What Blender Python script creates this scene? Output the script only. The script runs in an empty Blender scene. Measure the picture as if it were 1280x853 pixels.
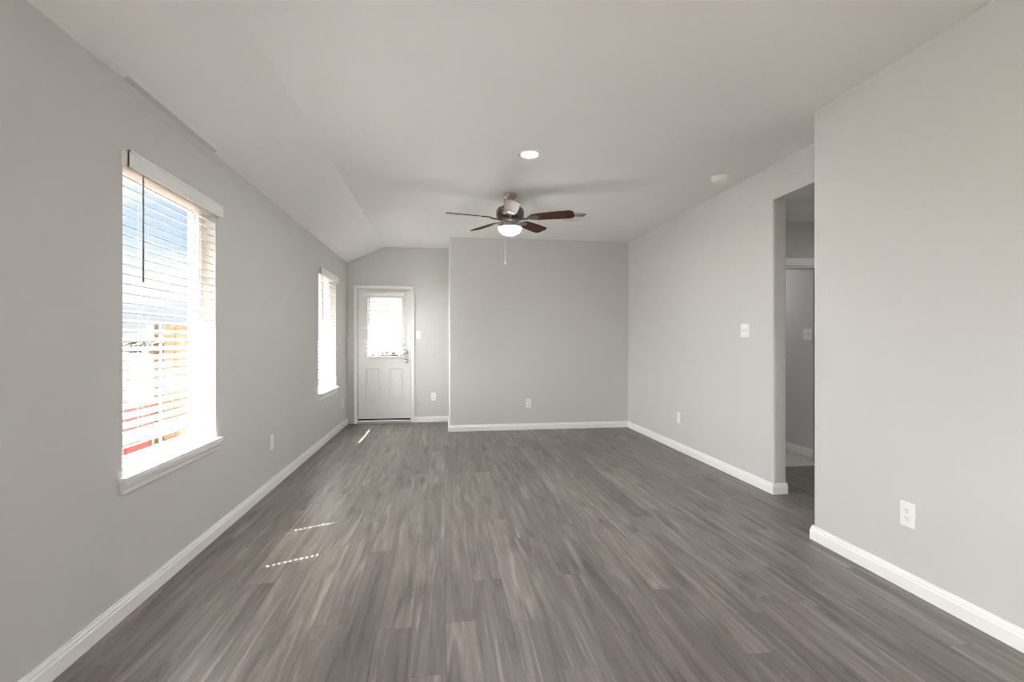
import bpy, bmesh, math, random
from mathutils import Vector, Matrix
random.seed(7)
S = bpy.context.scene
C = S.collection
PI = math.pi
R = math.radians

# ------------------------------------------------------------------ camera
EYE = 1.22
cam_d = bpy.data.cameras.new('camera')
cam = bpy.data.objects.new('camera', cam_d); C.objects.link(cam)
cam_d.sensor_width = 36.0
cam_d.lens = 36.0 * 609.34 / 1280.0
cam_d.clip_start = 0.02; cam_d.clip_end = 900
cam.location = (0, 0, EYE)
cam.rotation_euler = (R(90) + 0.0007, 0.0004, -0.1410)
S.camera = cam

# ------------------------------------------------------------------ view
S.view_settings.view_transform = 'Standard'
S.view_settings.look = 'None'
S.view_settings.gamma = 1
S.view_settings.use_curve_mapping = False
S.view_settings.exposure = 0.85
S.cycles.use_denoising = True
S.cycles.filter_width = 1.0
S.cycles.max_bounces = 14
S.cycles.diffuse_bounces = 9
S.cycles.transparent_max_bounces = 24
S.cycles.sample_clamp_indirect = 12.0
S.cycles.caustics_reflective = False
S.cycles.caustics_refractive = False

# ------------------------------------------------------------------ sun + sky
SUN_EL = R(57.0)
SUN_AZ = Vector((-0.906, -0.423, 0)).normalized()          # towards the sun
sun_dir = Vector((SUN_AZ.x * math.cos(SUN_EL), SUN_AZ.y * math.cos(SUN_EL), math.sin(SUN_EL)))
sd = bpy.data.lights.new('sun', 'SUN'); sd.energy = 118.0; sd.angle = R(0.53); sd.color = (1, .997, .99)
so = bpy.data.objects.new('sun', sd); C.objects.link(so)
so.rotation_euler = sun_dir.to_track_quat('Z', 'Y').to_euler(); so.location = (-6, -3, 9)

def world():
    w = bpy.data.worlds.new('sky'); S.world = w; w.use_nodes = True
    nt = w.node_tree; N = nt.nodes; L = nt.links; N.clear()
    tc = N.new('ShaderNodeTexCoord')
    sep = N.new('ShaderNodeSeparateXYZ'); L.new(tc.outputs['Generated'], sep.inputs[0])
    rp = N.new('ShaderNodeValToRGB'); L.new(sep.outputs['Z'], rp.inputs[0])
    e = rp.color_ramp.elements
    e[0].position = 0.0; e[0].color = (.86, .93, 1.0, 1)
    e[1].position = 1.0; e[1].color = (.16, .33, .74, 1)
    k = e.new(.10); k.color = (.68, .83, 1.0, 1)
    k = e.new(.28); k.color = (.50, .72, .98, 1)
    mp = N.new('ShaderNodeMapping'); mp.inputs['Scale'].default_value = (2.2, 2.2, 6.0)
    mp.inputs['Location'].default_value = (0.9, 0.35, 0.1)
    L.new(tc.outputs['Generated'], mp.inputs[0])
    no = N.new('ShaderNodeTexNoise'); no.inputs['Scale'].default_value = 1.6; no.inputs['Detail'].default_value = 7
    no.inputs['Roughness'].default_value = .55
    L.new(mp.outputs[0], no.inputs[0])
    cr = N.new('ShaderNodeValToRGB'); L.new(no.outputs[0], cr.inputs[0])
    cr.color_ramp.elements[0].position = .46; cr.color_ramp.elements[1].position = .66
    mx = N.new('ShaderNodeMix'); mx.data_type = 'RGBA'
    # a bank of white cloud over the far end of the lot
    bk = N.new('ShaderNodeMapRange'); bk.interpolation_type = 'SMOOTHSTEP'; bk.inputs[1].default_value = -.40; bk.inputs[2].default_value = -.26
    L.new(sep.outputs['X'], bk.inputs[0])
    mxm = N.new('ShaderNodeMath'); mxm.operation = 'MAXIMUM'; L.new(bk.outputs[0], mxm.inputs[0]); L.new(cr.outputs[0], mxm.inputs[1])
    L.new(mxm.outputs[0], mx.inputs[0]); L.new(rp.outputs[0], mx.inputs[6]); mx.inputs[7].default_value = (1.12, 1.12, 1.12, 1)
    # bright lobe added below the sun, out of view, to light the room
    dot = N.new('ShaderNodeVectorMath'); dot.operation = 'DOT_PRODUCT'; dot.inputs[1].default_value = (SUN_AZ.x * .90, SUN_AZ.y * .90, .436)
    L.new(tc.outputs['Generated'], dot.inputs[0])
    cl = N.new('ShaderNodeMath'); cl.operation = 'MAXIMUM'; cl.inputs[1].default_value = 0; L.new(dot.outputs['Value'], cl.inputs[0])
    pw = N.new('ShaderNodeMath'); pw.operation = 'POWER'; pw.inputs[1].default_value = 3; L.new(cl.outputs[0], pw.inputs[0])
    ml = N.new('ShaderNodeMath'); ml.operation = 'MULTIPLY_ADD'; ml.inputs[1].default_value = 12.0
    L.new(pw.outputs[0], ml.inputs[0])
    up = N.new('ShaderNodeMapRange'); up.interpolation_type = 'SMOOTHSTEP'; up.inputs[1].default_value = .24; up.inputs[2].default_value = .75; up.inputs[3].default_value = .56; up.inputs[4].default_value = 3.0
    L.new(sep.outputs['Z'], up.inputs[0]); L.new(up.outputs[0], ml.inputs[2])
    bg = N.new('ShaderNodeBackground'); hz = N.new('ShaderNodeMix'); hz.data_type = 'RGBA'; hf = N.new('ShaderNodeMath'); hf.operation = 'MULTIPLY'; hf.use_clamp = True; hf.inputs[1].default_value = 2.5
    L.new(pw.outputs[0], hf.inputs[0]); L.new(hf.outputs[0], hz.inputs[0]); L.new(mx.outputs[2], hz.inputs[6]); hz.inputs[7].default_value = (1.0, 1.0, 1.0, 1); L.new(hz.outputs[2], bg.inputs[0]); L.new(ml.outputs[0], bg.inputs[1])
    ou = N.new('ShaderNodeOutputWorld'); L.new(bg.outputs[0], ou.inputs[0])
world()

def portal(loc, rot, sx, sy):
    d = bpy.data.lights.new('window_daylight', 'AREA'); d.shape = 'RECTANGLE'; d.size = sx; d.size_y = sy
    d.cycles.is_portal = True
    o = bpy.data.objects.new('window_daylight', d); C.objects.link(o); o.location = loc; o.rotation_euler = rot

# ------------------------------------------------------------------ dimensions (metres; camera over the origin, +Y down the room)
XL, ZL, ZC, XC = -1.402, 2.382, 2.6306, -0.8615
XN, YN = 2.2593, 2.7132        # near right wall and its corner
XF, YO = 2.6096, 3.557         # far right wall and the end of it at the opening
YB, XB = 6.6417, 0.0887        # wall block at the far end
YD = 7.4824                    # door wall
YR = -4.6                      # wall behind the camera
W1 = (2.375, 3.268); W2 = (5.800, 6.725); WZ = (0.617, 2.055)
W_FILL = (-4.2, -0.4)  # unseen window added behind the camera to fill the near room
GROUND = -0.25
BH, BT = 0.087, 0.014          # baseboard

# ------------------------------------------------------------------ materials
def mat(name, col, rough=.5, metal=0.0, spec=.5, emit=None, es=0):
    m = bpy.data.materials.new(name); m.use_nodes = True
    b = m.node_tree.nodes['Principled BSDF']
    b.inputs['Base Color'].default_value = (*col, 1); b.inputs['Roughness'].default_value = rough
    b.inputs['Metallic'].default_value = metal; b.inputs['Specular IOR Level'].default_value = spec
    if emit: b.inputs['Emission Color'].default_value = (*emit, 1); b.inputs['Emission Strength'].default_value = es
    return m
def bsdf(m): return m.node_tree.nodes['Principled BSDF']
def add_bump(m, scale, dist, strength=.3, detail=3):
    nt = m.node_tree; N = nt.nodes; L = nt.links
    tc = N.new('ShaderNodeTexCoord'); no = N.new('ShaderNodeTexNoise'); bp = N.new('ShaderNodeBump')
    no.inputs['Scale'].default_value = scale; no.inputs['Detail'].default_value = detail
    bp.inputs['Strength'].default_value = strength; bp.inputs['Distance'].default_value = dist
    L.new(tc.outputs['Object'], no.inputs[0]); L.new(no.outputs[0], bp.inputs['Height']); L.new(bp.outputs[0], bsdf(m).inputs['Normal'])
    return no
def vary(m, c1, c2, scale, detail=4, stretch=(1, 1, 1), lo=.3, hi=.7):
    nt = m.node_tree; N = nt.nodes; L = nt.links
    tc = N.new('ShaderNodeTexCoord'); mp = N.new('ShaderNodeMapping'); mp.inputs['Scale'].default_value = stretch
    no = N.new('ShaderNodeTexNoise'); no.inputs['Scale'].default_value = scale; no.inputs['Detail'].default_value = detail
    cr = N.new('ShaderNodeValToRGB'); cr.color_ramp.elements[0].position = lo; cr.color_ramp.elements[1].position = hi
    cr.color_ramp.elements[0].color = (*c1, 1); cr.color_ramp.elements[1].color = (*c2, 1)
    L.new(tc.outputs['Object'], mp.inputs[0]); L.new(mp.outputs[0], no.inputs[0]); L.new(no.outputs[0], cr.inputs[0])
    L.new(cr.outputs[0], bsdf(m).inputs['Base Color'])

WALL = mat('wall_paint', (.61, .604, .595), .75, spec=.25); add_bump(WALL, 90, .0012, .25)
CEIL = mat('ceiling_paint', (.84, .835, .826), .8, spec=.2); add_bump(CEIL, 70, .0015, .3)
TRIM = mat('trim_white', (.87, .87, .86), .33)
DOORW = mat('door_white', (.80, .80, .805), .38)
PLAS = mat('white_plastic', (.88, .875, .855), .32)
SLOT = mat('slot_dark', (.05, .05, .05), .6)
SLAT = mat('blind_white', (.86, .855, .84), .4)
RAIL = mat('blind_rail_grey', (.78, .775, .76), .4)
WAND = mat('wand_grey', (.22, .23, .235), .3)
CORD = mat('cord_white', (.85, .84, .82), .7)
VINYL = mat('window_vinyl', (.84, .82, .79), .4)
NICKEL = mat('satin_nickel', (.52, .50, .47), .28, 1.0)
ALU = mat('threshold_aluminium', (.55, .54, .52), .4, .9)
RUBBER = mat('black_rubber', (.012, .012, .012), .6)
GUN = mat('fan_bronze_nickel', (.20, .175, .155), .3, 1.0)
FITTER = mat('fan_pewter', (.36, .31, .28), .3, .9)
BRONZE = mat('hinge_white', (.72, .72, .72), .4)
BOWL = mat('frosted_bowl', (.95, .93, .9), .3, emit=(1, .97, .93), es=46.0)
LENS = mat('light_lens', (.95, .95, .92), .4, emit=(1, .995, .985), es=430.0)
VENTD = mat('vent_dark', (.06, .058, .056), .7)
CARPET = mat('carpet_grey', (.42, .40, .37), .95, spec=.1); vary(CARPET, (.46, .435, .405), (.62, .595, .56), 160, 6); 
STUCCO = mat('exterior_siding', (.62, .56, .48), .8); add_bump(STUCCO, 30, .004, .3)
SOFFIT = mat('soffit_cream', (.80, .74, .68), .7)
SHING = mat('shingle', (.16, .15, .145), .9); add_bump(SHING, 25, .01, .5)

BLADE = mat('blade_walnut', (.06, .03, .02), .58, spec=.10); bsdf(BLADE).inputs['Specular Tint'].default_value = (1, .72, .5, 1)
vary(BLADE, (.034, .0165, .012), (.078, .037, .026), 9, 5, (1.2, 14, 14))

def glass_mat():
    m = bpy.data.materials.new('window_glass'); m.use_nodes = True
    nt = m.node_tree; N = nt.nodes; L = nt.links; N.clear()
    t = N.new('ShaderNodeBsdfTransparent'); t.inputs[0].default_value = (.97, .98, .975, 1)
    g = N.new('ShaderNodeBsdfGlossy'); g.inputs['Roughness'].default_value = .02; g.inputs[0].default_value = (1, 1, 1, 1)
    f = N.new('ShaderNodeLayerWeight'); p5 = N.new('ShaderNodeMath'); p5.operation = 'POWER'; p5.inputs[1].default_value = 5; L.new(f.outputs['Facing'], p5.inputs[0])
    ma = N.new('ShaderNodeMath'); ma.operation = 'MULTIPLY_ADD'; ma.inputs[1].default_value = .7; ma.inputs[2].default_value = .02; L.new(p5.outputs[0], ma.inputs[0])
    mx = N.new('ShaderNodeMixShader'); L.new(ma.outputs[0], mx.inputs[0]); L.new(t.outputs[0], mx.inputs[1]); L.new(g.outputs[0], mx.inputs[2])
    o = N.new('ShaderNodeOutputMaterial'); L.new(mx.outputs[0], o.inputs[0])
    return m
GLASS = glass_mat()

PW, PL = 0.142, 1.22           # plank width and length
def floor_mat():
    m = mat('vinyl_plank', (.2, .18, .165), .36)
    nt = m.node_tree; N = nt.nodes; L = nt.links
    def M(op, a, b=None, c=None):
        n = N.new('ShaderNodeMath'); n.operation = op
        for i, v in enumerate((a, b, c)):
            if v is None: continue
            if isinstance(v, (int, float)): n.inputs[i].default_value = v
            else: L.new(v, n.inputs[i])
        return n.outputs[0]
    tc = N.new('ShaderNodeTexCoord'); sp = N.new('ShaderNodeSeparateXYZ'); L.new(tc.outputs['Object'], sp.inputs[0])
    x, y = sp.outputs['X'], sp.outputs['Y']
    rx = M('DIVIDE', M('ADD', x, 0.13 + PW * 100), PW)
    row = M('FLOOR', rx); fx = M('FRACT', rx)
    wn = N.new('ShaderNodeTexWhiteNoise'); wn.noise_dimensions = '1D'; L.new(row, wn.inputs['W'])
    ry = M('DIVIDE', M('ADD', M('ADD', y, 60.0), M('MULTIPLY', wn.outputs['Value'], PL)), PL)
    col = M('FLOOR', ry); fy = M('FRACT', ry)
    idv = N.new('ShaderNodeCombineXYZ'); L.new(row, idv.inputs[0]); L.new(col, idv.inputs[1])
    w2 = N.new('ShaderNodeTexWhiteNoise'); w2.noise_dimensions = '2D'; L.new(idv.outputs[0], w2.inputs['Vector'])
    rnd = w2.outputs['Value']; rz = M('MULTIPLY', rnd, 91.0)
    def tex(sx, sy, detail, rough, dist=0.0):
        v = N.new('ShaderNodeCombineXYZ'); L.new(M('MULTIPLY', x, sx), v.inputs[0]); L.new(M('MULTIPLY', y, sy), v.inputs[1]); L.new(rz, v.inputs[2])
        n = N.new('ShaderNodeTexNoise'); n.inputs['Scale'].default_value = 1.0; n.inputs['Detail'].default_value = detail
        n.inputs['Roughness'].default_value = rough; n.inputs['Distortion'].default_value = dist; L.new(v.outputs[0], n.inputs[0])
        return n.outputs[0]
    broad = tex(20, 1.4, 4, .55, 1.1)
    cr = N.new('ShaderNodeValToRGB'); L.new(broad, cr.inputs[0]); e = cr.color_ramp.elements
    e[0].position = .22; e[0].color = (.075, .063, .058, 1); e[1].position = .84; e[1].color = (.36, .328, .304, 1)
    k = e.new(.40); k.color = (.150, .130, .120, 1)
    k = e.new(.56); k.color = (.195, .172, .159, 1)
    k = e.new(.68); k.color = (.255, .229, .211, 1)
    fine = tex(190, 5, 3, .6, .2)
    streak = tex(40, 1.3, 2, .5, 1.1)
    f1 = M('MULTIPLY_ADD', fine, .55, .73)
    st = M('MULTIPLY', M('MAXIMUM', M('SUBTRACT', streak, .60), 0.0), 3.6)
    dk = M('MULTIPLY', M('MAXIMUM', M('SUBTRACT', .37, streak), 0.0), 2.2)
    tone = M('ADD', M('MULTIPLY_ADD', rnd, .34, .75), M('SUBTRACT', st, dk))
    # growth-ring figure round the odd knot
    vo = N.new('ShaderNodeTexVoronoi'); vo.voronoi_dimensions = '3D'; vo.inputs['Scale'].default_value = 1.0; vo.inputs['Randomness'].default_value = 1.0
    vv = N.new('ShaderNodeCombineXYZ'); L.new(M('MULTIPLY', x, 7.0), vv.inputs[0]); L.new(M('MULTIPLY', y, 1.9), vv.inputs[1]); L.new(rz, vv.inputs[2])
    L.new(vv.outputs[0], vo.inputs['Vector'])
    d = M('MULTIPLY_ADD', tex(30, 8, 3, .5), .22, vo.outputs['Distance'])
    rings = M('MULTIPLY_ADD', M('SINE', M('MULTIPLY', d, 55.0)), .5, .5)
    near = M('SMOOTH_MIN', 1.0, M('MULTIPLY', d, 2.3), .15)
    knot = M('MULTIPLY', M('SUBTRACT', 1.0, near), M('MULTIPLY_ADD', rings, .45, .35))
    knot = M('MAXIMUM', knot, 0.0)
    kf = M('SUBTRACT', 1.0, M('MULTIPLY', knot, 1.0))
    # joints
    ex = M('MULTIPLY', M('MINIMUM', fx, M('SUBTRACT', 1.0, fx)), PW)
    ey = M('MULTIPLY', M('MINIMUM', fy, M('SUBTRACT', 1.0, fy)), PL)
    ed = M('MINIMUM', ex, ey)
    seam = M('MINIMUM', M('DIVIDE', ed, .0016), 1.0)
    sm = M('MULTIPLY_ADD', seam, .55, .45)
    tot = M('MULTIPLY', M('MULTIPLY', f1, tone), M('MULTIPLY', kf, sm))
    hs = N.new('ShaderNodeVectorMath'); hs.operation = 'SCALE'; L.new(cr.outputs[0], hs.inputs[0]); L.new(tot, hs.inputs['Scale'])
    L.new(hs.outputs[0], bsdf(m).inputs['Base Color'])
    L.new(M('MULTIPLY_ADD', fine, .14, .36), bsdf(m).inputs['Roughness'])
    bp = N.new('ShaderNodeBump'); bp.inputs['Strength'].default_value = .35; bp.inputs['Distance'].default_value = .0006
    L.new(M('ADD', M('MULTIPLY', fine, .4), seam), bp.inputs['Height']); L.new(bp.outputs[0], bsdf(m).inputs['Normal'])
    return m
FLOOR = floor_mat()

# ------------------------------------------------------------------ mesh helpers
def bxm(bm, lo, hi, bevel=0, seg=2):
    lo = Vector(lo); hi = Vector(hi)
    t = bmesh.new()
    bmesh.ops.create_cube(t, size=1)
    for v in t.verts: v.co = Vector(((lo.x + hi.x) / 2 + v.co.x * (hi.x - lo.x), (lo.y + hi.y) / 2 + v.co.y * (hi.y - lo.y), (lo.z + hi.z) / 2 + v.co.z * (hi.z - lo.z)))
    if bevel: bmesh.ops.bevel(t, geom=t.edges[:], offset=bevel, segments=seg, profile=.5, affect='EDGES')
    merge(bm, t)
def merge(bm, t, mx=None):
    if mx is not None: t.transform(mx)
    me = bpy.data.meshes.new('tmp'); t.to_mesh(me); t.free(); bm.from_mesh(me); bpy.data.meshes.remove(me)
def prism(bm, poly, z0, z1, round_=None, r=.018, n=6):
    """vertical prism over a plan polygon; round_ = indices of corners given a bullnose"""
    pts = []
    P = [Vector((a, b)) for a, b in poly]
    for i, p in enumerate(P):
        if round_ and i in round_:
            a = (P[i - 1] - p).normalized(); b = (P[(i + 1) % len(P)] - p).normalized()
            c = p + (a + b) * r; s = p + a * r - c; e = p + b * r - c
            for k in range(n + 1):
                t = k / n; d = (s * math.cos(t * PI / 2) + e * math.sin(t * PI / 2)); pts.append(c + d)
        else: pts.append(p)
    lo = [bm.verts.new((p.x, p.y, z0)) for p in pts]; hi = [bm.verts.new((p.x, p.y, z1)) for p in pts]
    bm.faces.new(lo[::-1]); bm.faces.new(hi)
    for i in range(len(pts)):
        j = (i + 1) % len(pts); bm.faces.new((lo[i], lo[j], hi[j], hi[i]))
def lathe(bm, prof, c=(0, 0, 0), n=40, mx=None):
    t = bmesh.new(); rings = []
    for (r, z) in prof:
        if r < 1e-5: rings.append([t.verts.new((0, 0, z))])
        else: rings.append([t.verts.new((r * math.cos(2 * PI * k / n), r * math.sin(2 * PI * k / n), z)) for k in range(n)])
    for a, b in zip(rings, rings[1:]):
        for k in range(n):
            k2 = (k + 1) % n
            if len(a) == 1 and len(b) == 1: continue
            if len(a) == 1: t.faces.new((a[0], b[k], b[k2]))
            elif len(b) == 1: t.faces.new((a[k], a[k2], b[0]))
            else: t.faces.new((a[k], a[k2], b[k2], b[k]))
    bmesh.ops.recalc_face_normals(t, faces=t.faces)
    if mx is not None: t.transform(mx)
    t.transform(Matrix.Translation(c)); merge(bm, t)
def tube(bm, pts, r, n=8):
    pts = [Vector(p) for p in pts]; rings = []
    for i, p in enumerate(pts):
        d = (pts[min(i + 1, len(pts) - 1)] - pts[max(i - 1, 0)]).normalized()
        a = d.cross(Vector((0, 0, 1)) if abs(d.z) < .9 else Vector((1, 0, 0))).normalized(); b = d.cross(a)
        rr = r[i] if isinstance(r, (list, tuple)) else r
        rings.append([bm.verts.new(p + (a * math.cos(2 * PI * k / n) + b * math.sin(2 * PI * k / n)) * rr) for k in range(n)])
    for q, s in zip(rings, rings[1:]):
        for k in range(n): bm.faces.new((q[k], q[(k + 1) % n], s[(k + 1) % n], s[k]))
    bm.faces.new(rings[0][::-1]); bm.faces.new(rings[-1])
def ext_y(bm, prof, y0, y1):
    """profile in (x, z) extruded along y"""
    a = [bm.verts.new((x, y0, z)) for x, z in prof]; b = [bm.verts.new((x, y1, z)) for x, z in prof]
    bm.faces.new(a); bm.faces.new(b[::-1])
    for i in range(len(prof)):
        j = (i + 1) % len(prof); bm.faces.new((a[i], b[i], b[j], a[j]))
def sheet_with_holes(bm, us, vs, holes, d0, d1, mk):
    """slab spanned by grid us x vs between depths d0,d1 with rectangular holes; mk(u,v,d)->xyz"""
    us = sorted(set(us) | {h[i] for h in holes for i in (0, 1)}); vs = sorted(set(vs) | {h[i] for h in holes for i in (2, 3)})
    hole = lambda u, v: any(h[0] < u < h[1] and h[2] < v < h[3] for h in holes)
    solid = {}
    for i in range(len(us) - 1):
        for j in range(len(vs) - 1): solid[i, j] = not hole((us[i] + us[i + 1]) / 2, (vs[j] + vs[j + 1]) / 2)
    cache = {}
    def V(i, j, k):
        if (i, j, k) not in cache: cache[i, j, k] = bm.verts.new(mk(us[i], vs[j], (d0, d1)[k]))
        return cache[i, j, k]
    for (i, j), s in solid.items():
        if not s: continue
        bm.faces.new((V(i, j, 0), V(i + 1, j, 0), V(i + 1, j + 1, 0), V(i, j + 1, 0)))
        bm.faces.new((V(i, j, 1), V(i, j + 1, 1), V(i + 1, j + 1, 1), V(i + 1, j, 1)))
        for di, dj, a, b in ((-1, 0, (i, j), (i, j + 1)), (1, 0, (i + 1, j), (i + 1, j + 1)), (0, -1, (i, j), (i + 1, j)), (0, 1, (i, j + 1), (i + 1, j + 1))):
            if not solid.get((i + di, j + dj), False):
                bm.faces.new((V(*a, 0), V(*b, 0), V(*b, 1), V(*a, 1)))
    bmesh.ops.recalc_face_normals(bm, faces=bm.faces)

def obj(name, bm, m, parent=None, smooth=False, loc=None):
    bmesh.ops.recalc_face_normals(bm, faces=bm.faces)
    me = bpy.data.meshes.new(name); bm.to_mesh(me); bm.free(); me.materials.append(m)
    if smooth:
        me.polygons.foreach_set('use_smooth', [True] * len(me.polygons))
        me.set_sharp_from_angle(angle=R(38))
    o = bpy.data.objects.new(name, me); C.objects.link(o)
    if parent: o.parent = parent
    if loc: o.location = loc
    return o
def struct(name, bm, m, smooth=False):
    o = obj(name, bm, m, None, smooth); o['kind'] = 'structure'; return o
def tag(o, label, cat, group=None):
    o['label'] = label; o['category'] = cat
    if group: o['group'] = group
    return o
def thing(name, label, cat, loc=(0, 0, 0), rz=0, group=None):
    o = bpy.data.objects.new(name, None); C.objects.link(o); o.empty_display_size = .05
    o.location = loc; o.rotation_euler = (0, 0, rz)
    return tag(o, label, cat, group)
def dup(root, loc, rz, label, group=None):
    r = root.copy(); C.objects.link(r); r.location = loc; r.rotation_euler = (0, 0, rz); r['label'] = label
    if group: r['group'] = group
    for ch in list(root.children):
        c = ch.copy(); C.objects.link(c); c.parent = r
        for g in list(ch.children):
            d = g.copy(); C.objects.link(d); d.parent = c
    return r
B = bmesh.new

# ================================================================== ROOM SHELL
bm = B(); bxm(bm, (XL - .14, YR - .12, -.16), (2.75, YD + .13, 0)); bxm(bm, (2.75, 2.2, -.16), (5.0, 4.31, 0)); struct('floor', bm, FLOOR)
bm = B(); bxm(bm, (2.75, 4.31, -.16), (5.0, 6.4, .006)); struct('floor_carpet', bm, CARPET)

# left wall with its two window openings and the added fill opening
bm = B()
sheet_with_holes(bm, [YR - .12, YD + .13], [0, ZL + .05], [(W1[0], W1[1], *WZ), (W2[0], W2[1], *WZ), (W_FILL[0], W_FILL[1], *WZ)], XL, XL - .14, lambda u, v, d: (d, u, v))
struct('wall_left', bm, WALL)
bm = B()
sheet_with_holes(bm, [YR - .2, YD + .2], [-.25, ZL + .1], [(W1[0], W1[1], *WZ), (W2[0], W2[1], *WZ), (W_FILL[0], W_FILL[1], *WZ)], XL - .1405, XL - .156, lambda u, v, d: (d, u, v))
struct('wall_exterior', bm, STUCCO)
# far wall with the back door
DX0, DX1, DZ1 = -1.262, -.466, 2.012
bm = B()
sheet_with_holes(bm, [XL, 2.75], [0, ZC + .06], [(DX0, DX1, -.0, DZ1)], YD, YD + .13, lambda u, v, d: (u, d, v))
struct('wall_back', bm, WALL)
# block standing into the far end
bm = B(); prism(bm, [(XB, YB), (XF + .08, YB), (XF + .08, YD), (XB, YD)], 0, ZC, {0}, .016); struct('wall_block', bm, WALL, True)
# far right wall, with the header over the opening
bm = B()
prism(bm, [(XF, YO), (XF, YB + .05), (XF + .118, YB + .05), (XF + .118, YO)], 0, 2.350, {0, 3}, .018)
bxm(bm, (XF, YN - .02, 2.350), (XF + .118, YB + .05, ZC))
struct('wall_right', bm, WALL, True)
# near right wall: a thick return whose end faces the opening
bm = B(); prism(bm, [(XN, YR), (XN, YN), (4.9, YN), (4.9, YN - .12), (XN + .12, YN - .12), (XN + .12, YR)], 0, ZC, {1}, .018); struct('wall_near', bm, WALL, True)
bm = B(); bxm(bm, (XL - .02, YR - .12, 0), (XN + .1, YR, ZC + .1)); struct('wall_rear', bm, WALL)
# small hall beyond the opening and the carpeted room past it
HB = 4.325
bm = B(); bxm(bm, (XF + .118, YN, 2.350), (4.9, 3.60, 2.60)); struct('wall_soffit', bm, WALL)
bm = B(); bxm(bm, (XF + .118, 3.60, 2.385), (4.9, 6.3, 2.60)); struct('ceiling_hall', bm, CEIL)
bm = B()
sheet_with_holes(bm, [XF + .118, 4.9], [0, 2.385], [(2.93, 3.705, 0, 1.955)], HB, HB + .115, lambda u, v, d: (u, d, v)); struct('wall_hall', bm, WALL)
bm = B(); bxm(bm, (4.8, YN, 0), (4.92, HB, 2.385)); struct('wall_hall_end', bm, WALL)
bm = B(); bxm(bm, (3.83, HB + .115, 0), (3.95, 6.3, 2.385)); struct('wall_bedroom', bm, WALL)
bm = B(); bxm(bm, (XF + .118, 6.2, 0), (3.95, 6.32, 2.385)); struct('wall_bedroom_end', bm, WALL)
# casing of the bedroom doorway
bm = B()
CW = .062
for y0, y1 in ((HB - .016, HB),):
    bxm(bm, (2.93 - CW, y0, 0), (2.93, y1, 1.955 + CW), .004); bxm(bm, (3.705, y0, 0), (3.705 + CW, y1, 1.955 + CW), .004)
    bxm(bm, (2.93 - CW, y0 - .002, 1.955), (3.705 + CW, y1, 1.955 + CW + .012), .004)
bxm(bm, (2.915, HB, 0), (2.93, HB + .115, 1.955)); bxm(bm, (3.705, HB, 0), (3.72, HB + .115, 1.955)); bxm(bm, (2.915, HB, 1.940), (3.72, HB + .115, 1.957))
struct('trim_1', bm, TRIM)

# ceiling: flat with the sloped strip down the left side
bm = B()
ext_y(bm, [(XL - .14, ZL - .0644), (XL, ZL), (XC, ZC), (2.75, ZC), (2.75, ZC + .16), (XL - .14, ZC + .16)], YR - .12, YD + .13)
struct('ceiling', bm, CEIL)
# soft drywall ridges where the slope meets the wall over each window
def ridge(y0, y1, t):
    bm = B(); n = 24; rings = []
    for i in range(n + 1):
        u = i / n; y = y0 + (y1 - y0) * u
        a = min(1, min(u, 1 - u) / .22); a = a * a * (3 - 2 * a) * t
        th = math.atan2(ZC - ZL, XC - XL); c_, s_ = math.cos(th), math.sin(th)
        # hugging the junction: from the wall below to the slope above
        k_ = a * .75 - .002
        q = [(XL - .002, ZL - .060), (XL + a * .55 - .002, ZL - .030), (XL + a - .002, ZL - .003 - a * .45 + .002), (XL + .032 * c_ + k_ * s_, ZL + .032 * s_ - k_ * c_), (XL + .062 * c_ - .002 * s_, ZL + .062 * s_ + .002 * c_), (XL + .05, ZL + .06), (XL - .01, ZL + .02)]
        rings.append([bm.verts.new((x, y, z)) for x, z in q])
    for A, Bb in zip(rings, rings[1:]):
        for k in range(len(A)):
            k2 = (k + 1) % len(A); bm.faces.new((A[k], A[k2], Bb[k2], Bb[k]))
    bm.faces.new(rings[0][::-1]); bm.faces.new(rings[-1]); return bm
for nm, bm in (('trim_2', ridge(2.05, 3.52, .014)), ('trim_3', ridge(5.65, 6.92, .012))):
    o = struct(nm, bm, WALL); o.data.materials.append(CEIL)
    for p in o.data.polygons:
        if p.center.z > ZL - .003 + (p.center.x - XL) * .1: p.material_index = 1
# roof edge along the left side: soffit, fascia and shingles
bm = B(); bxm(bm, (-2.02, YR - .5, 2.30), (XL - .15, YD + .5, 2.325)); struct('trim_soffit', bm, SOFFIT)
bm = B(); bxm(bm, (-2.045, YR - .5, 2.275), (-2.02, YD + .5, 2.44)); struct('trim_fascia', bm, SOFFIT)
bm = B(); ext_y(bm, [(-2.09, 2.44), (.7, 3.75), (3.6, 2.70), (5.2, 2.70), (5.2, 2.80), (3.6, 2.80), (.7, 3.88), (-2.09, 2.47)], YR - .5, YD + .5); struct('roof', bm, SHING)
bm = B(); bxm(bm, (2.75, YD, -.25), (5.2, YD + .13, 2.7)); bxm(bm, (5.0, YR - .3, -.25), (5.12, YD + .13, 2.7)); bxm(bm, (XL - .156, YD + .132, -.25), (DX0 - .06, YD + .2, 2.8)); bxm(bm, (DX1 + .06, YD + .132, -.25), (5.1, YD + .2, 2.8)); bxm(bm, (DX0 - .07, YD + .132, DZ1 + .05), (DX1 + .07, YD + .2, 2.8)); bxm(bm, (XL - .156, YR - .3, -.25), (5.1, YR - .14, 2.8)); struct('wall_outside', bm, STUCCO)

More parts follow.
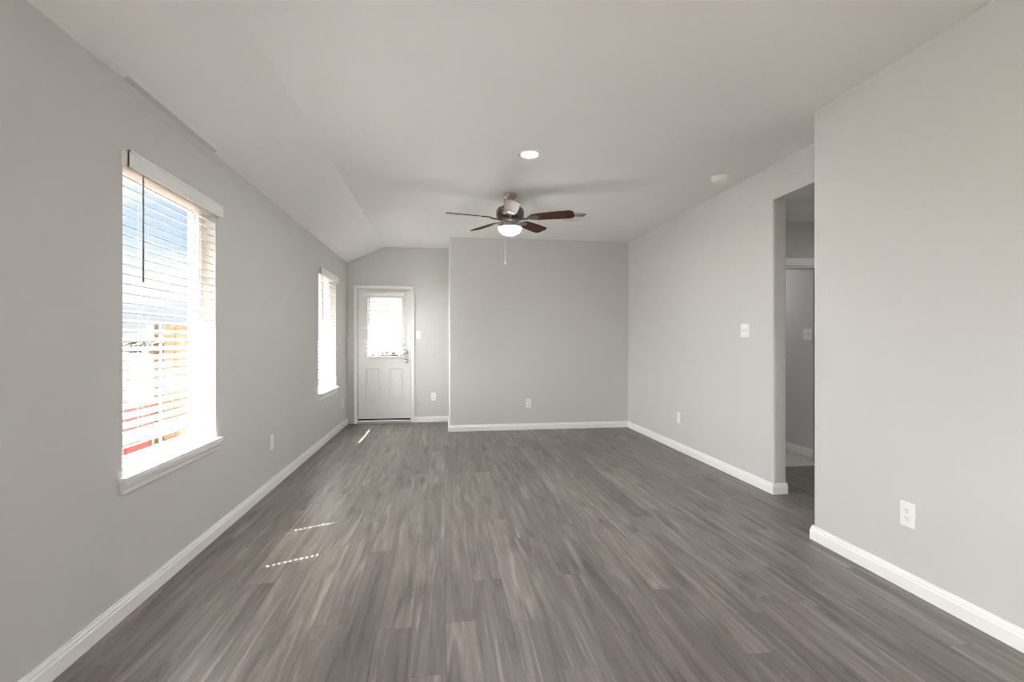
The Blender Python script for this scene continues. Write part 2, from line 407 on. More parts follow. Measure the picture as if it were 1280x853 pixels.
# baseboards: flat board, small step and eased top
def base_run(name, pts, inside=1):
    """pts: plan polyline along the wall face; board grows to the left of travel * inside"""
    prof = [(0, 0), (BT, 0), (BT, BH * .66), (BT * .72, BH * .72), (BT * .72, BH * .84), (BT * .45, BH * .90), (BT * .40, BH), (0, BH)]
    P = [Vector(p) for p in pts]; bm = B(); rings = []
    for i, p in enumerate(P):
        d0 = (P[i] - P[i - 1]).normalized() if i else (P[1] - P[0]).normalized()
        d1 = (P[i + 1] - P[i]).normalized() if i < len(P) - 1 else d0
        n0 = Vector((-d0.y, d0.x)) * inside; n1 = Vector((-d1.y, d1.x)) * inside
        m = (n0 + n1); m = m / max(.3, m.length_squared) * 2
        rings.append([bm.verts.new((p.x + m.x * t, p.y + m.y * t, z)) for t, z in prof])
    for a, b in zip(rings, rings[1:]):
        for k in range(len(prof)):
            k2 = (k + 1) % len(prof); bm.faces.new((a[k], a[k2], b[k2], b[k]))
    bm.faces.new(rings[0][::-1]); bm.faces.new(rings[-1])
    return struct(name, bm, TRIM)
base_run('baseboard_left', [(XL, YR), (XL, YD)], -1)
base_run('baseboard_back', [(-.424, YD), (XB, YD)], -1)
base_run('baseboard_block', [(XB, YD - BT), (XB, YB), (XF, YB)], -1)
base_run('baseboard_right', [(XF, YB - BT), (XF, YO), (XF + .118, YO)], -1)
base_run('baseboard_near', [(XN, YR), (XN, YN), (4.8, YN)], 1)
base_run('baseboard_bedroom', [(3.83, 6.2), (3.83, HB + .115)], -1)
base_run('baseboard_hall', [(3.705 + CW, HB), (4.8, HB)], -1)

# ================================================================== WINDOWS
def window(idx, y0, y1):
    z0, z1 = WZ; xi, xo, fw = XL - .076, XL - .142, .045
    bm = B()
    for lo, hi in (((xo, y0, z0), (xi, y0 + fw, z1)), ((xo, y1 - fw, z0), (xi, y1, z1)), ((xo, y0 + fw, z0), (xi, y1 - fw, z0 + fw)), ((xo, y0 + fw, z1 - fw), (xi, y1 - fw, z1))): bxm(bm, lo, hi, .004)
    # inner stop bead
    g = .010
    for lo, hi in (((xo + .03, y0 + fw, z0 + fw), (xi - .02, y0 + fw + g, z1 - fw)), ((xo + .03, y1 - fw - g, z0 + fw), (xi - .02, y1 - fw, z1 - fw)), ((xo + .03, y0 + fw + g, z0 + fw), (xi - .02, y1 - fw - g, z0 + fw + g)), ((xo + .03, y0 + fw + g, z1 - fw - g), (xi - .02, y1 - fw - g, z1 - fw))): bxm(bm, lo, hi, .003)
    w = struct('window_%d' % idx, bm, VINYL)
    bm = B(); bxm(bm, (xo + .036, y0 + fw + .004, z0 + fw + .004), (xo + .040, y1 - fw - .004, z1 - fw - .004)); obj('glass', bm, GLASS, w)
    # stool with horns and an apron below
    bm = B()
    bxm(bm, (xi, y0 + .002, z0 - .018), (XL + .002, y1 - .002, z0 + .004), 0)
    prism(bm, [(XL + .001, y0 - .032), (XL + .034, y0 - .032), (XL + .034, y1 + .036), (XL + .001, y1 + .036)], z0 - .018, z0 + .004, {1, 2}, .006)
    obj('sill', bm, TRIM, w)
    bm = B(); ext_y(bm, [(XL, z0 - .018), (XL + .020, z0 - .018), (XL + .020, z0 - .040), (XL + .013, z0 - .052), (XL + .010, z0 - .072), (XL, z0 - .074)], y0 - .016, y1 + .02); obj('apron', bm, TRIM, w)
    return w
window(1, *W1); window(2, *W2); window(3, *W_FILL)  # the third window is added for fill, out of view

PITCH, SLW, TILT = .0435, .049, R(20.5)
def blind(name, label, loc, rz, width, ztop, zbot, cords, wand_u, wand_len, tilt, valance, back=.0, outmount=False, pitch=PITCH, slw=SLW):
    """local frame: u along +x (width), room side -y, z world.  origin at left end of the slats on the wall plane, at z=0"""
    t = thing(name, label, 'window blind', loc, rz, 'white slatted window blinds')
    yc = back                                    # slat centre line (behind the wall plane is +y)
    bm = B()
    n = int((ztop - zbot - .03) / pitch)
    hl, hw = .0095, .0046                          # route hole half sizes (along u, across)
    ca, sa = math.cos(tilt), math.sin(tilt)
    for i in range(n + 1):
        z = zbot + .040 + i * pitch
        if z > ztop - .01: break
        def slab(u0, u1, v0, v1):
            s = B(); bxm(s, (u0, v0, -.0016), (u1, v1, .0016))
            # outer edge (+y) raised by the tilt
            s.transform(Matrix.Translation((0, yc, z)) @ Matrix.Rotation(tilt, 4, 'X')); merge(bm, s)
        us = [0.0] + [x for c in cords for x in (c - hl, c + hl)] + [width]
        for k in range(0, len(us), 2): slab(us[k], us[k + 1], -slw / 2, slw / 2)
        for c in cords:
            slab(c - hl, c + hl, -slw / 2, -hw); slab(c - hl, c + hl, hw, slw / 2)
    obj('slats', bm, SLAT, t)
    bm = B(); s = B(); bxm(s, (0, -.026, -.009), (width, .026, .009), .004)
    s.transform(Matrix.Translation((0, yc, zbot + .004)) @ Matrix.Rotation(tilt, 4, 'X')); merge(bm, s)
    br = obj('bottom_rail', bm, RAIL, t)
    for c in cords:
        bm = B(); lathe(bm, [(0, -.010), (.007, -.010), (.007, -.0125), (0, -.0145)], n=12, mx=Matrix.Translation((c, yc, zbot + .004)) @ Matrix.Rotation(tilt, 4, 'X'))
        obj('rail_button', bm, CORD, br)
    bm = B(); bxm(bm, (.003, yc - .026, ztop), (width - .003, yc + .026, ztop + .042), .003); obj('headrail', bm, SLAT, t)
    for c in cords:
        bm = B()
        for dy in (-.025, .025): tube(bm, [(c + .004, yc + dy * ca, zbot), (c + .004, yc + dy * ca, ztop)], .0007, 6)
        tube(bm, [(c, yc, zbot), (c, yc, ztop)], .0009, 6)
        obj('ladder_cord', bm, CORD, t)
    # valance with two returns and a routed face
    x0, x1, d, za, zb = valance
    bm = B()
    prof = [(0, za), (-.006, za), (-.009, za + .006), (-.009, zb - .012), (-.013, zb - .008), (-.013, zb), (0, zb)]
    a = [bm.verts.new((x0, -d + p[0] + .013, p[1])) for p in prof]; b = [bm.verts.new((x1, -d + p[0] + .013, p[1])) for p in prof]
    bm.faces.new(a); bm.faces.new(b[::-1])
    for i in range(len(prof)):
        j = (i + 1) % len(prof); bm.faces.new((a[i], b[i], b[j], a[j]))
    bxm(bm, (x0, -d + .006, za), (x0 + .007, -.001, zb)); bxm(bm, (x1 - .007, -d + .006, za), (x1, -.001, zb))
    obj('valance', bm, SLAT, t)
    if wand_len:
        bm = B(); ztw = ztop - .005; yw = -d + .022 if not outmount else -d - .004
        tube(bm, [(wand_u, yw, ztw), (wand_u, yw, ztw - .03), (wand_u - .004, yw - .002, ztw - wand_len)], [.0018, .0042, .0046], 10)
        obj('tilt_wand', bm, WAND, t)
    return t
# left wall: local +x runs along +Y, so the room (local -y) faces +X
blind('window_blind', 'white slatted blind with tall grey wand on the near left window', (XL, W1[0] + .006, 0), PI / 2, W1[1] - W1[0] - .012, 2.002, .752, (.195, .705), .118, .50, TILT, (-.012, .918, .037, 1.994, 2.068), back=.030)
blind('window_blind', 'white slatted blind on the narrow-looking far left window beside the back door', (XL, W2[0] + .006, 0), PI / 2, W2[1] - W2[0] - .012, 2.002, .782, (.195, .715), .118, .52, TILT, (-.012, .940, .037, 1.994, 2.068), back=.030)

# ================================================================== BACK DOOR
door = bpy.data.objects.new('door_1', None); C.objects.link(door); door['kind'] = 'structure'
SY = YD + .012                                    # inner face of the slab
SX0, SX1, SZ0, SZ1 = -1.246, -.482, .062, 1.998
GX0, GX1, GZ0, GZ1 = -1.120, -.596, .985, 1.885
bm = B()
sheet_with_holes(bm, [SX0, SX1], [SZ0, SZ1], [(GX0, GX1, GZ0, GZ1)], SY, SY + .044, lambda u, v, d: (u, d, v))
obj('slab', bm, DOORW, door)
def raised_panel(cx, w, z0, z1):
    bm = B()
    o = [(cx - w / 2, z0), (cx + w / 2, z0), (cx + w / 2, z1), (cx - w / 2, z1)]
    def ring(ins, y): return [bm.verts.new((x + (ins if x < cx else -ins), SY + y, z + (ins if z == z0 else -ins))) for x, z in o]
    rs = [ring(0, .001), ring(0, -.0075), ring(.010, -.0085), ring(.020, -.001), ring(.032, -.0006), ring(.046, -.006), ring(.050, -.006)]
    for a, b in zip(rs, rs[1:]):
        for k in range(4): bm.faces.new((a[k], a[(k + 1) % 4], b[(k + 1) % 4], b[k]))
    bm.faces.new(rs[-1]); return bm
obj('door_panel', raised_panel(-1.040, .205, .318, .828), DOORW, door)
obj('door_panel', raised_panel(-.700, .205, .318, .828), DOORW, door)
bm = B()                                          # moulded surround of the light
for lo, hi in (((GX0 - .03, SY - .013, GZ0 - .03), (GX0 + .012, SY, GZ1 + .03)), ((GX1 - .012, SY - .013, GZ0 - .03), (GX1 + .03, SY, GZ1 + .03)), ((GX0 + .012, SY - .013, GZ0 - .03), (GX1 - .012, SY, GZ0 + .012)), ((GX0 + .012, SY - .013, GZ1 - .012), (GX1 - .012, SY, GZ1 + .03))): bxm(bm, lo, hi, .005)
obj('light_surround', bm, DOORW, door)
bm = B(); bxm(bm, (GX0 - .005, SY + .018, GZ0 - .005), (GX1 + .005, SY + .024, GZ1 + .005)); obj('glass', bm, GLASS, door)
bm = B()                                          # jamb, stop and casing
for lo, hi in (((DX0, YD - .002, 0), (SX0 - .004, YD + .13, DZ1)), ((SX1 + .004, YD - .002, 0), (DX1, YD + .13, DZ1)), ((DX0, YD - .002, SZ1 + .004), (DX1, YD + .13, DZ1))): bxm(bm, lo, hi)
for lo, hi in (((SX0 - .004, SY + .046, 0), (SX0 + .010, YD + .13, SZ1)), ((SX1 - .010, SY + .046, 0), (SX1 + .004, YD + .13, SZ1)), ((SX0, SY + .046, SZ1 - .010), (SX1, YD + .13, SZ1 + .004))): bxm(bm, lo, hi)
obj('door_jamb', bm, TRIM, door)
bm = B()
def casing_board(lo, hi): bxm(bm, lo, hi, .004)
ix0, ix1, iz = SX0 - .010, SX1 + .010, SZ1 + .006
ox0, ox1, oz = -1.302, -.424, 2.052
casing_board((ox0, YD - .016, 0), (ix0, YD, iz)); casing_board((ix1, YD - .016, 0), (ox1, YD, iz)); casing_board((ox0, YD - .016, iz), (ox1, YD, oz))
casing_board((ox0, YD - .022, 0), (ox0 + .012, YD - .01, oz)); casing_board((ox1 - .012, YD - .022, 0), (ox1, YD - .01, oz)); casing_board((ox0, YD - .022, oz - .012), (ox1, YD - .01, oz))
obj('casing', bm, TRIM, door)
bm = B(); bxm(bm, (SX0 + .002, SY - .003, .040), (SX1 - .002, SY + .04, .064)); obj('door_sweep', bm, RUBBER, door)
bm = B(); ext_y(bm, [(SX0 - .004, 0), (SX1 + .004, 0), (SX1 + .004, .030), (SX0 - .004, .030)], YD - .03, YD + .13); bxm(bm, (SX0 - .004, YD - .045, 0), (SX1 + .004, YD - .03, .012)); obj('threshold', bm, ALU, door)
for hz in (1.752, 1.028, .262):
    bm = B(); tube(bm, [(SX0 - .003, SY - .010, hz - .047), (SX0 - .003, SY - .010, hz + .047)], .0075, 12)
    for k in (-.0475, .0475): tube(bm, [(SX0 - .003, SY - .010, hz + k - .004), (SX0 - .003, SY - .010, hz + k + .004)], .006, 10)
    bxm(bm, (SX0 - .001, SY - .006, hz - .045), (SX0 + .016, SY + .002, hz + .045)); obj('hinge', bm, BRONZE, door, True)
toroom = Matrix.Rotation(PI / 2, 4, 'X')          # lathe axis +z -> -y
KX = -.545
bm = B(); lathe(bm, [(0, 0), (.033, 0), (.033, .005), (.028, .010), (.013, .013), (.012, .028), (.020, .036), (.027, .046), (.028, .056), (.023, .066), (.012, .071), (0, .072)], (KX, SY, .925), 36, toroom); obj('door_knob', bm, NICKEL, door, True)
bm = B(); lathe(bm, [(0, 0), (.030, 0), (.030, .006), (.024, .014), (.021, .016), (0, .016)], (KX, SY, 1.062), 36, toroom); bxm(bm, (KX - .005, SY - .036, 1.048), (KX + .005, SY - .014, 1.076), .002); obj('deadbolt', bm, NICKEL, door, True)
bm = B(); bxm(bm, (SX1 - .001, SY - .001, .89), (SX1 + .005, SY + .01, .96)); bxm(bm, (SX1 - .001, SY - .001, 1.03), (SX1 + .005, SY + .01, 1.095)); obj('strike_plate', bm, NICKEL, door)
blind('window_blind', 'white slatted blind mounted on the glass of the back door', (-1.152, SY - .016, 0), 0, .582, 1.895, .985, (.09, .49), .075, .42, R(8), (-.008, .592, .062, 1.890, 1.945), back=-.030, outmount=True)

# ================================================================== CEILING FAN
FX, FY = .640, 4.650
fan = thing('ceiling_fan', 'five-blade dark walnut ceiling fan with lit frosted bowl and pull chain', 'ceiling fan', (FX, FY, ZC))
def fz(z): return z - ZC
bm = B(); lathe(bm, [(0, 0), (.066, 0), (.069, -.006), (.066, -.016), (.056, -.030), (.040, -.050), (.026, -.064), (.020, -.070), (.0, -.070)]); obj('canopy', bm, FITTER, fan, True)
bm = B(); lathe(bm, [(.0, -.060), (.013, -.060), (.013, -.125), (0, -.125)], n=20); lathe(bm, [(0, -.095), (.026, -.095), (.030, -.105), (.026, -.118), (0, -.118)], n=24); obj('downrod', bm, GUN, fan, True)
bm = B(); lathe(bm, [(0, fz(2.520)), (.045, fz(2.520)), (.085, fz(2.514)), (.118, fz(2.500)), (.131, fz(2.482)), (.134, fz(2.470)), (.134, fz(2.425)), (.129, fz(2.418)), (.129, fz(2.409)), (.133, fz(2.405)), (.120, fz(2.396)), (.075, fz(2.388)), (0, fz(2.388))], n=56); obj('motor_housing', bm, GUN, fan, True)
bm = B(); lathe(bm, [(0, fz(2.390)), (.060, fz(2.390)), (.060, fz(2.365)), (.075, fz(2.358)), (.098, fz(2.350)), (.106, fz(2.340)), (.104, fz(2.328)), (.112, fz(2.322)), (.112, fz(2.314)), (0, fz(2.314))], n=48); obj('switch_housing', bm, FITTER, fan, True)
bm = B(); prof = [(.106, fz(2.316))] + [(.110 * math.cos(a), fz(2.312) - .073 * math.sin(a)) for a in [R(k * 90 / 10) for k in range(11)]]
prof[-1] = (0, prof[-1][1]); lathe(bm, prof, n=48); obj('light_bowl', bm, BOWL, fan, True)
bm = B(); cx = -.052; cy = -.03
pts = [(cx - .012, cy - .09, fz(2.335)), (cx - .012, cy - .112, fz(2.325)), (cx - .012, cy - .114, fz(2.25)), (cx - .012, cy - .114, fz(1.962))]
tube(bm, pts, .0016, 6)
ch = obj('pull_chain', bm, CORD, fan)
bm = B(); lathe(bm, [(0, 0), (.003, 0), (.006, -.010), (.0065, -.018), (.004, -.026), (0, -.028)], (cx - .012, cy - .114, fz(1.964)), 12); obj('chain_fob', bm, CORD, ch, True)
BZ = fz(2.402)
def blade_mesh():
    bm = B(); r0, r1 = .205, .620
    n = 22; top = []
    for i in range(n + 1):
        u = i / n; r = r0 + (r1 - r0) * u
        w = .050 + .020 * math.sin(min(1, u / .75) * PI / 2)
        if u > .90: w *= math.sqrt(max(0, 1 - ((u - .90) / .10) ** 2 * .62))
        if u < .06: w *= .72 + .28 * (u / .06)
        top.append((r, w))
    out = [(r, w) for r, w in top] + [(r, -w) for r, w in reversed(top)]
    lo = [bm.verts.new((r, w, -.003)) for r, w in out]; hi = [bm.verts.new((r, w, .003)) for r, w in out]
    bm.faces.new(lo[::-1]); bm.faces.new(hi)
    for i in range(len(out)):
        j = (i + 1) % len(out); bm.faces.new((lo[i], lo[j], hi[j], hi[i]))
    bm.transform(Matrix.Rotation(R(-14), 4, 'X')); return bm
def iron_mesh():
    bm = B()
    # curved arm from the hub to a forked plate under the blade
    pts = [(.085, 0, -.006), (.125, 0, -.012), (.160, 0, -.014), (.195, 0, -.008)]
    tube(bm, pts, [.012, .010, .009, .010], 10)
    s = B(); prism(s, [(.180, -.018), (.200, -.040), (.262, -.036), (.285, -.012), (.285, .012), (.262, .036), (.200, .040), (.180, .018)], -.0075, -.0035, {1, 2, 3, 4, 5, 6}, .010)
    s.transform(Matrix.Rotation(R(-14), 4, 'X')); merge(bm, s)
    for px, py in ((.215, -.022), (.215, .022), (.262, 0)):
        s = B(); lathe(s, [(0, -.0115), (.005, -.010), (.006, -.0075), (0, -.0075)], (px, py, 0), 10); s.transform(Matrix.Rotation(R(-14), 4, 'X')); merge(bm, s)
    return bm
for k in range(5):
    a = R(264 + 72 * k)
    b = obj('blade', blade_mesh(), BLADE, fan); b.location = (0, 0, BZ); b.rotation_euler = (0, 0, a)
    q = obj('blade_bracket', iron_mesh(), GUN, b, True)

# ================================================================== RECESSED LIGHTS
def downlight(x, y, label, lens_m=LENS):
    t = thing('recessed_light', label, 'ceiling light', (x, y, ZC), 0, 'recessed ceiling lights')
    bm = B(); lathe(bm, [(.058, .001), (.058, -.0010), (.061, -.0042), (.066, -.0050), (.090, -.0042), (.094, -.001), (.094, .002), (.058, .002)], n=48); obj('trim_ring', bm, TRIM, t, True)
    bm = B(); lathe(bm, [(.0, -.0006), (.030, -.0006), (.0575, -.0006), (.0575, .002), (0, .002)], n=40); obj('lens', bm, lens_m, t, True)
    return t
downlight(.648, 3.620, 'round recessed ceiling light glowing in front of the fan')
downlight(.648, -.90, 'added unseen recessed ceiling light behind the camera, fill for the near room')  # lamp added behind the camera as fill, out of view
FILL_LENS = mat('fill_light_lens', (.95, .95, .92), .4, emit=(1, .995, .985), es=118.0)
def fill_light(x, y, z, label):  # lamps added out of view to brighten the hall and carpeted room
    t = downlight(x, y, label, FILL_LENS); t.location.z = z
fill_light(3.9, 3.15, 2.350, 'added unseen recessed ceiling light filling the hall beyond the right opening')
fill_light(3.2, 5.45, 2.385, 'added unseen recessed ceiling light filling the carpeted room past the hall')

# ================================================================== SMOKE DETECTOR, VENT
t = thing('smoke_detector', 'white round smoke detector on the ceiling near the right wall', 'smoke detector', (2.352, 3.890, ZC))
bm = B(); lathe(bm, [(0, 0), (.071, 0), (.072, -.006), (.068, -.013), (.060, -.014), (.058, -.014)], n=44); lathe(bm, [(.058, -.013), (.057, -.018), (.059, -.019)], n=44); obj('mounting_plate', bm, PLAS, t, True)
bm = B(); lathe(bm, [(.060, -.0125), (.059, -.030), (.053, -.041), (.040, -.046), (0, -.047)], n=44); hs = obj('housing', bm, PLAS, t, True)
bm = B(); lathe(bm, [(0, -.050), (.012, -.050), (.013, -.046), (0, -.0455)], (-.018, -.01, 0), 20); obj('test_button', bm, PLAS, hs, True)

def vent(x0, x1, y0, y1):
    t = thing('air_vent', 'white rectangular slotted air vent in the ceiling behind the fan', 'air vent', ((x0 + x1) / 2, (y0 + y1) / 2, ZC))
    hx, hy, f = (x1 - x0) / 2, (y1 - y0) / 2, .030
    bm = B()
    for lo, hi in (((-hx, -hy, -.007), (hx, -hy + f, .001)), ((-hx, hy - f, -.007), (hx, hy, .001)), ((-hx, -hy + f, -.007), (-hx + f, hy - f, .001)), ((hx - f, -hy + f, -.007), (hx, hy - f, .001))): bxm(bm, lo, hi, .003)
    bxm(bm, (-hx + f, -.008, -.006), (hx - f, .008, 0))
    obj('frame', bm, PLAS, t)
    bm = B(); n = 9
    for k in range(n):
        y = -hy + f + (k + .5) * (2 * hy - 2 * f) / n
        s = B(); bxm(s, (-hx + f, -.0085, -.0006), (hx - f, .0085, .0006)); s.transform(Matrix.Translation((0, y, -.004)) @ Matrix.Rotation(R(52 if y < 0 else -52), 4, 'X')); merge(bm, s)
    obj('louvers', bm, PLAS, t)
    bm = B(); bxm(bm, (-hx + f * .8, -hy + f * .8, -.0012), (hx - f * .8, hy - f * .8, .0012)); obj('duct', bm, VENTD, t)
vent(1.345, 1.605, 5.150, 5.580)

# ================================================================== WALL PLATES (local: room side -y, origin at plate centre on the wall)
def plate(bm, w, hgt): 
    t = B(); bxm(t, (-w / 2, -.0055, -hgt / 2), (w / 2, .0008, hgt / 2), .0025); merge(bm, t)
def outlet(label, loc, rz):
    t = thing('wall_outlet', label, 'outlet', loc, rz, 'white duplex wall outlets')
    bm = B(); plate(bm, .076, .120); obj('cover_plate', bm, PLAS, t)
    for s in (-1, 1):
        bm = B(); pts = []
        for k in range(24):
            a = 2 * PI * k / 24; pts.append((.0172 * math.cos(a), max(-.0135, min(.0135, .0172 * math.sin(a)))))
        lo = [bm.verts.new((x, -.0052, z + s * .0195)) for x, z in pts]; hi = [bm.verts.new((x, -.0075, z + s * .0195)) for x, z in pts]
        bm.faces.new(hi)
        for i in range(24): bm.faces.new((lo[i], lo[(i + 1) % 24], hi[(i + 1) % 24], hi[i]))
        r = obj('receptacle', bm, PLAS, t)
        bm = B(); z = s * .0195
        bxm(bm, (-.0078, -.0079, z + .000), (-.0054, -.0072, z + .0085)); bxm(bm, (.0054, -.0079, z + .001), (.0078, -.0072, z + .0085))
        lathe(bm, [(0, .0072), (.0027, .0072), (.0027, .0079), (0, .0079)], (0, 0, z - .006), 10, toroom)
        obj('slots', bm, SLOT, r)
    bm = B(); lathe(bm, [(0, .005), (.0034, .005), (.003, .0066), (0, .007)], (0, 0, 0), 12, toroom); obj('screw', bm, PLAS, t)
    return t
def switch(label, loc, rz, gangs=1):
    t = thing('light_switch', label, 'light switch', loc, rz, 'white wall light switches')
    w = .076 + .046 * (gangs - 1); bm = B(); plate(bm, w, .122); obj('cover_plate', bm, PLAS, t)
    for g in range(gangs):
        x = (g - (gangs - 1) / 2) * .046
        bm = B(); bxm(bm, (x - .0055, -.0066, -.0125), (x + .0055, -.005, .0125), .0005)
        s = B(); bxm(s, (-.0038, -.018, -.004), (.0038, 0, .004), .0015); s.transform(Matrix.Translation((x, -.004, .002)) @ Matrix.Rotation(R(-28), 4, 'X')); merge(bm, s)
        obj('toggle', bm, PLAS, t)
        for z in (-.030, .030):
            bm = B(); lathe(bm, [(0, .005), (.0032, .005), (.0028, .0063), (0, .0066)], (x, 0, z), 10, toroom); obj('screw', bm, PLAS, t)
    return t
RL, RR, RB = PI / 2, -PI / 2, 0    # on left wall, on right walls, on far walls
outlet('white outlet low on the left wall between the two windows', (XL, 4.268, .385), RL)
outlet('white outlet low on the left wall close to the back door corner', (XL, 7.147, .345), RL)
outlet('white outlet low on the far wall between the back door and the corner', (-.141, YD, .382), RB)
outlet('white outlet low on the projecting far wall under the fan', (1.172, YB, .367), RB)
outlet('small-looking white outlet low on the far right wall left of the opening', (XF, 5.125, .366), RR)
outlet('white outlet low on the nearest right wall, largest in view', (XN, 2.095, .368), RR)
switch('white double light switch on the right wall beside the opening', (XF, 3.918, 1.312), RR, 2)
switch('white single light switch on the far wall beside the back door', (-.365, YD, 1.315), RB, 1)
switch('dim white light switch on the grey wall seen through the right opening', (3.83, 4.672, 1.290), RR, 2)

# door stop on the left baseboard
t = thing('door_stop', 'small spring door stop on the left baseboard near the back door', 'door stop', (XL + BT, 7.06, .045))
tox = Matrix.Rotation(PI / 2, 4, 'Y')
bm = B(); lathe(bm, [(0, 0), (.011, 0), (.011, .004), (.006, .006), (0, .006)], n=16, mx=tox); obj('base', bm, NICKEL, t, True)
bm = B(); pts = []
for k in range(97):
    a = k / 12 * 2 * PI; pts.append((.004 + .052 * k / 96, .0055 * math.cos(a), .0055 * math.sin(a)))
tube(bm, pts, .0013, 5); obj('spring', bm, NICKEL, t, True)
bm = B(); lathe(bm, [(0, .054), (.008, .054), (.009, .062), (.007, .070), (0, .071)], n=16, mx=tox); obj('tip', bm, PLAS, t, True)

# ================================================================== OUTSIDE
DIRT = mat('bare_dirt', (.42, .33, .25), .95, spec=.1)
def ground_mat():
    m = DIRT; nt = m.node_tree; N = nt.nodes; L = nt.links
    tc = N.new('ShaderNodeTexCoord'); sp = N.new('ShaderNodeSeparateXYZ'); L.new(tc.outputs['Object'], sp.inputs[0])
    ln = N.new('ShaderNodeVectorMath'); ln.operation = 'LENGTH'; L.new(tc.outputs['Object'], ln.inputs[0])
    no = N.new('ShaderNodeTexNoise'); no.inputs['Scale'].default_value = .35; no.inputs['Detail'].default_value = 8; L.new(tc.outputs['Object'], no.inputs[0])
    ad = N.new('ShaderNodeMath'); ad.operation = 'MULTIPLY_ADD'; ad.inputs[1].default_value = 22; L.new(no.outputs[0], ad.inputs[0]); L.new(ln.outputs['Value'], ad.inputs[2])
    mr = N.new('ShaderNodeMapRange'); mr.inputs[1].default_value = 40; mr.inputs[2].default_value = 58; L.new(ad.outputs[0], mr.inputs[0])
    cr = N.new('ShaderNodeValToRGB'); L.new(no.outputs[0], cr.inputs[0])
    cr.color_ramp.elements[0].position = .35; cr.color_ramp.elements[0].color = (.030, .0205, .0160, 1)
    cr.color_ramp.elements[1].position = .65; cr.color_ramp.elements[1].color = (.044, .032, .0255, 1)
    gr = N.new('ShaderNodeValToRGB'); L.new(no.outputs[0], gr.inputs[0])
    gr.color_ramp.elements[0].position = .35; gr.color_ramp.elements[0].color = (.045, .052, .024, 1)
    gr.color_ramp.elements[1].position = .65; gr.color_ramp.elements[1].color = (.10, .10, .055, 1)
    mx = N.new('ShaderNodeMix'); mx.data_type = 'RGBA'; L.new(mr.outputs[0], mx.inputs[0]); L.new(cr.outputs[0], mx.inputs[6]); L.new(gr.outputs[0], mx.inputs[7])
    L.new(mx.outputs[2], bsdf(m).inputs['Base Color'])
ground_mat()
bm = B(); bmesh.ops.create_grid(bm, x_segments=2, y_segments=2, size=420); bm.transform(Matrix.Translation((0, 0, GROUND))); struct('ground', bm, DIRT)

FENCE = mat('new_pine', (.62, .44, .24), .8); vary(FENCE, (.115, .078, .040), (.165, .120, .066), 3, 5, (9, 9, .8))
FDARK = mat('weathered_pine', (.07, .045, .026), .85)
BLKM = mat('black_hardware', (.02, .02, .02), .5)
def fence(name, label, x0, x1, y, ztop, post_m=FENCE):
    t = thing(name, label, 'fence', (x0, y, GROUND), R(48))
    bm = B(); n = max(1, round((x1 - x0) / .14)); w = (x1 - x0) / n
    for i in range(n):
        h_ = ztop - GROUND + random.uniform(-.008, .008)
        s = B(); prism(s, [(i * w + .003, -.009), ((i + 1) * w - .003, -.009), ((i + 1) * w - .003, .009), (i * w + .003, .009)], .03, h_); merge(bm, s)
    obj('pickets', bm, FENCE, t)
    for z in (.35, .95, 1.5):
        bm = B(); bxm(bm, (.0, .009, z - .045), (x1 - x0, .047, z + .045)); obj('rail', bm, FENCE, t)
    for px in (0.0, x1 - x0 - .09):
        bm = B(); bxm(bm, (px, .047, -.05), (px + .09, .137, ztop - GROUND - .05)); obj('post', bm, post_m, t)
    return t
fence('wooden_fence', 'new tan pine picket fence standing outside near left window', -4.035, -2.60, 7.76, 1.512)
t = thing('gate_post', 'darker brown wooden corner post with black latch beside the tan fence', 'post', (-4.13, 7.66, GROUND))
bm = B(); bxm(bm, (-.055, -.055, -.05), (.055, .055, 1.74), .006); obj('post', bm, FDARK, t)
bm = B(); bxm(bm, (-.05, -.075, 1.36), (.06, -.055, 1.52), .004); tube(bm, [(.055, -.07, 1.44), (.15, -.07, 1.46)], .014, 8); tube(bm, [(-.03, -.075, 1.40), (-.03, -.11, 1.40), (-.03, -.11, 1.48), (-.03, -.075, 1.48)], .009, 8); obj('gate_latch', bm, BLKM, t)

RED = mat('red_plastic', (.22, .016, .014), .5)
t = thing('fuel_can', 'red plastic bin standing on the dirt outside near left window', 'bin', (-3.80, 6.72, GROUND), R(33))
bm = B()
s = B(); bmesh.ops.create_cube(s, size=1)
for v in s.verts:
    k = .78 if v.co.z < 0 else 1.0
    v.co = Vector((v.co.x * .34 * k, v.co.y * .34 * k, (v.co.z + .5) * .72))
bmesh.ops.bevel(s, geom=s.edges[:], offset=.03, segments=3, affect='EDGES'); merge(bm, s)
obj('bin_body', bm, RED, t, True)
bm = B(); bxm(bm, (-.19, -.19, .70), (.19, .19, .745), .012); tube(bm, [(-.10, -.19, .73), (-.10, -.225, .73), (.10, -.225, .73), (.10, -.19, .73)], .010, 8); obj('lid', bm, RED, t)
t.name = 'plastic_bin'

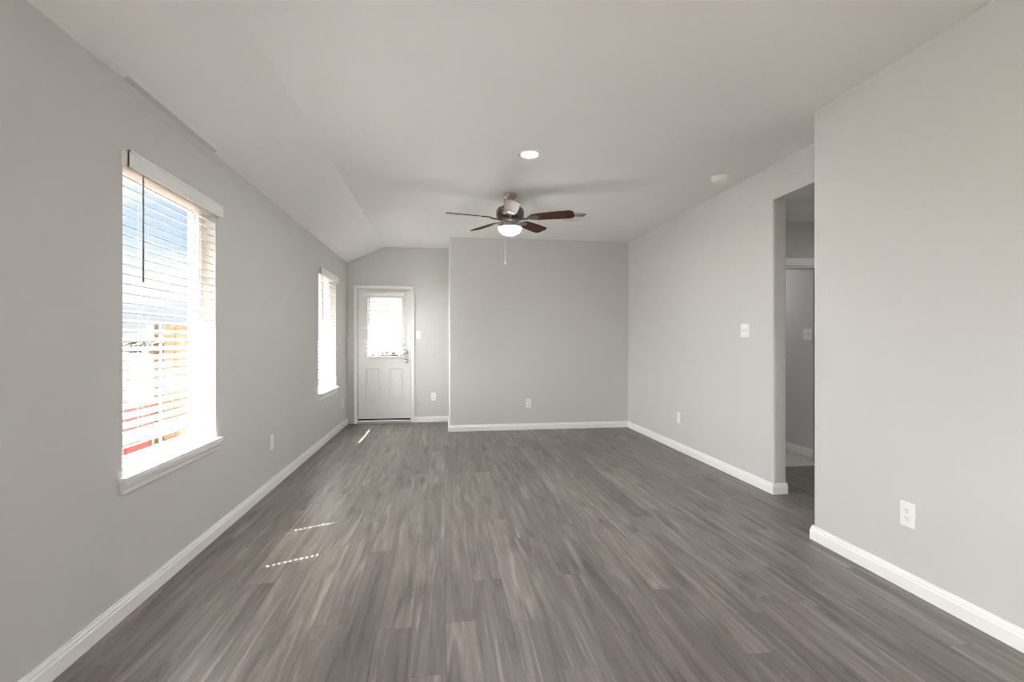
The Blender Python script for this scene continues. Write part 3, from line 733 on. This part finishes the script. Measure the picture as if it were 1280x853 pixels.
LEAF = mat('tree_leaves', (.10, .14, .055), .9, spec=.2); vary(LEAF, (.042, .048, .032), (.085, .092, .066), 3, 4)
BARK = mat('tree_bark', (.14, .10, .075), .9)
def bush(x, y, hgt, wid, label):
    t = thing('bush', label, 'bush', (x, y, GROUND), random.uniform(0, 6), 'bushes growing beyond the lot')
    bm = B()
    for k in range(5):
        a = k * 1.26; tube(bm, [(0, 0, -.05), (math.cos(a) * wid * .12, math.sin(a) * wid * .12, hgt * .35), (math.cos(a) * wid * .25, math.sin(a) * wid * .25, hgt * .7)], [wid * .02, wid * .016, wid * .008], 6)
    obj('stems', bm, BARK, t)
    bm = B()
    for k in range(70):
        a = random.uniform(0, 2 * PI); e = random.uniform(-1, 1); rr = random.uniform(.3, 1) * math.sqrt(max(.05, 1 - e * e * .8))
        c = Vector((math.cos(a) * rr * wid * .42, math.sin(a) * rr * wid * .42, hgt * (.50 + .36 * e)))
        s_ = B(); bmesh.ops.create_icosphere(s_, subdivisions=2, radius=hgt * random.uniform(.09, .17))
        for v in s_.verts: v.co *= random.uniform(.75, 1.25)
        s_.transform(Matrix.Translation(c)); merge(bm, s_)
    obj('foliage', bm, LEAF, t)
bush(-41, 72, 1.75, 5.0, 'wide low grey-green bush far off, seen through the near left blind')
bush(-34.5, 66, 1.45, 3.0, 'small round bush far off, just left of the tan fence')
bush(-52, 80, 1.6, 5.5, 'low grey-green bush far off at the left edge of the near window')
bush(-2.55, 21.5, 1.22, 1.5, 'low pale bush seen at bottom of the back door glass, left one')
bush(-1.65, 23.5, 1.10, 1.3, 'low pale bush seen at bottom of the back door glass, right one')
# low kerb across the lot
bm = B(); bxm(bm, (-60, 33.2, GROUND - .02), (60, 33.45, GROUND + .14)); 
KERB = mat('silt_fence_black', (.05, .05, .05), .8)
tag(obj('silt_fence', bm, KERB), 'low black silt fence line running across the lot outside', 'fence')

# daylight portals on the window openings
zc = (WZ[0] + WZ[1]) / 2
for w in (W1, W2, W_FILL): portal((XL - .162, (w[0] + w[1]) / 2, zc), (0, R(-90), 0), WZ[1] - WZ[0], w[1] - w[0])
portal(((GX0 + GX1) / 2, YD + .21, (GZ0 + GZ1) / 2), (R(-90), 0, 0), GX1 - GX0, GZ1 - GZ0)
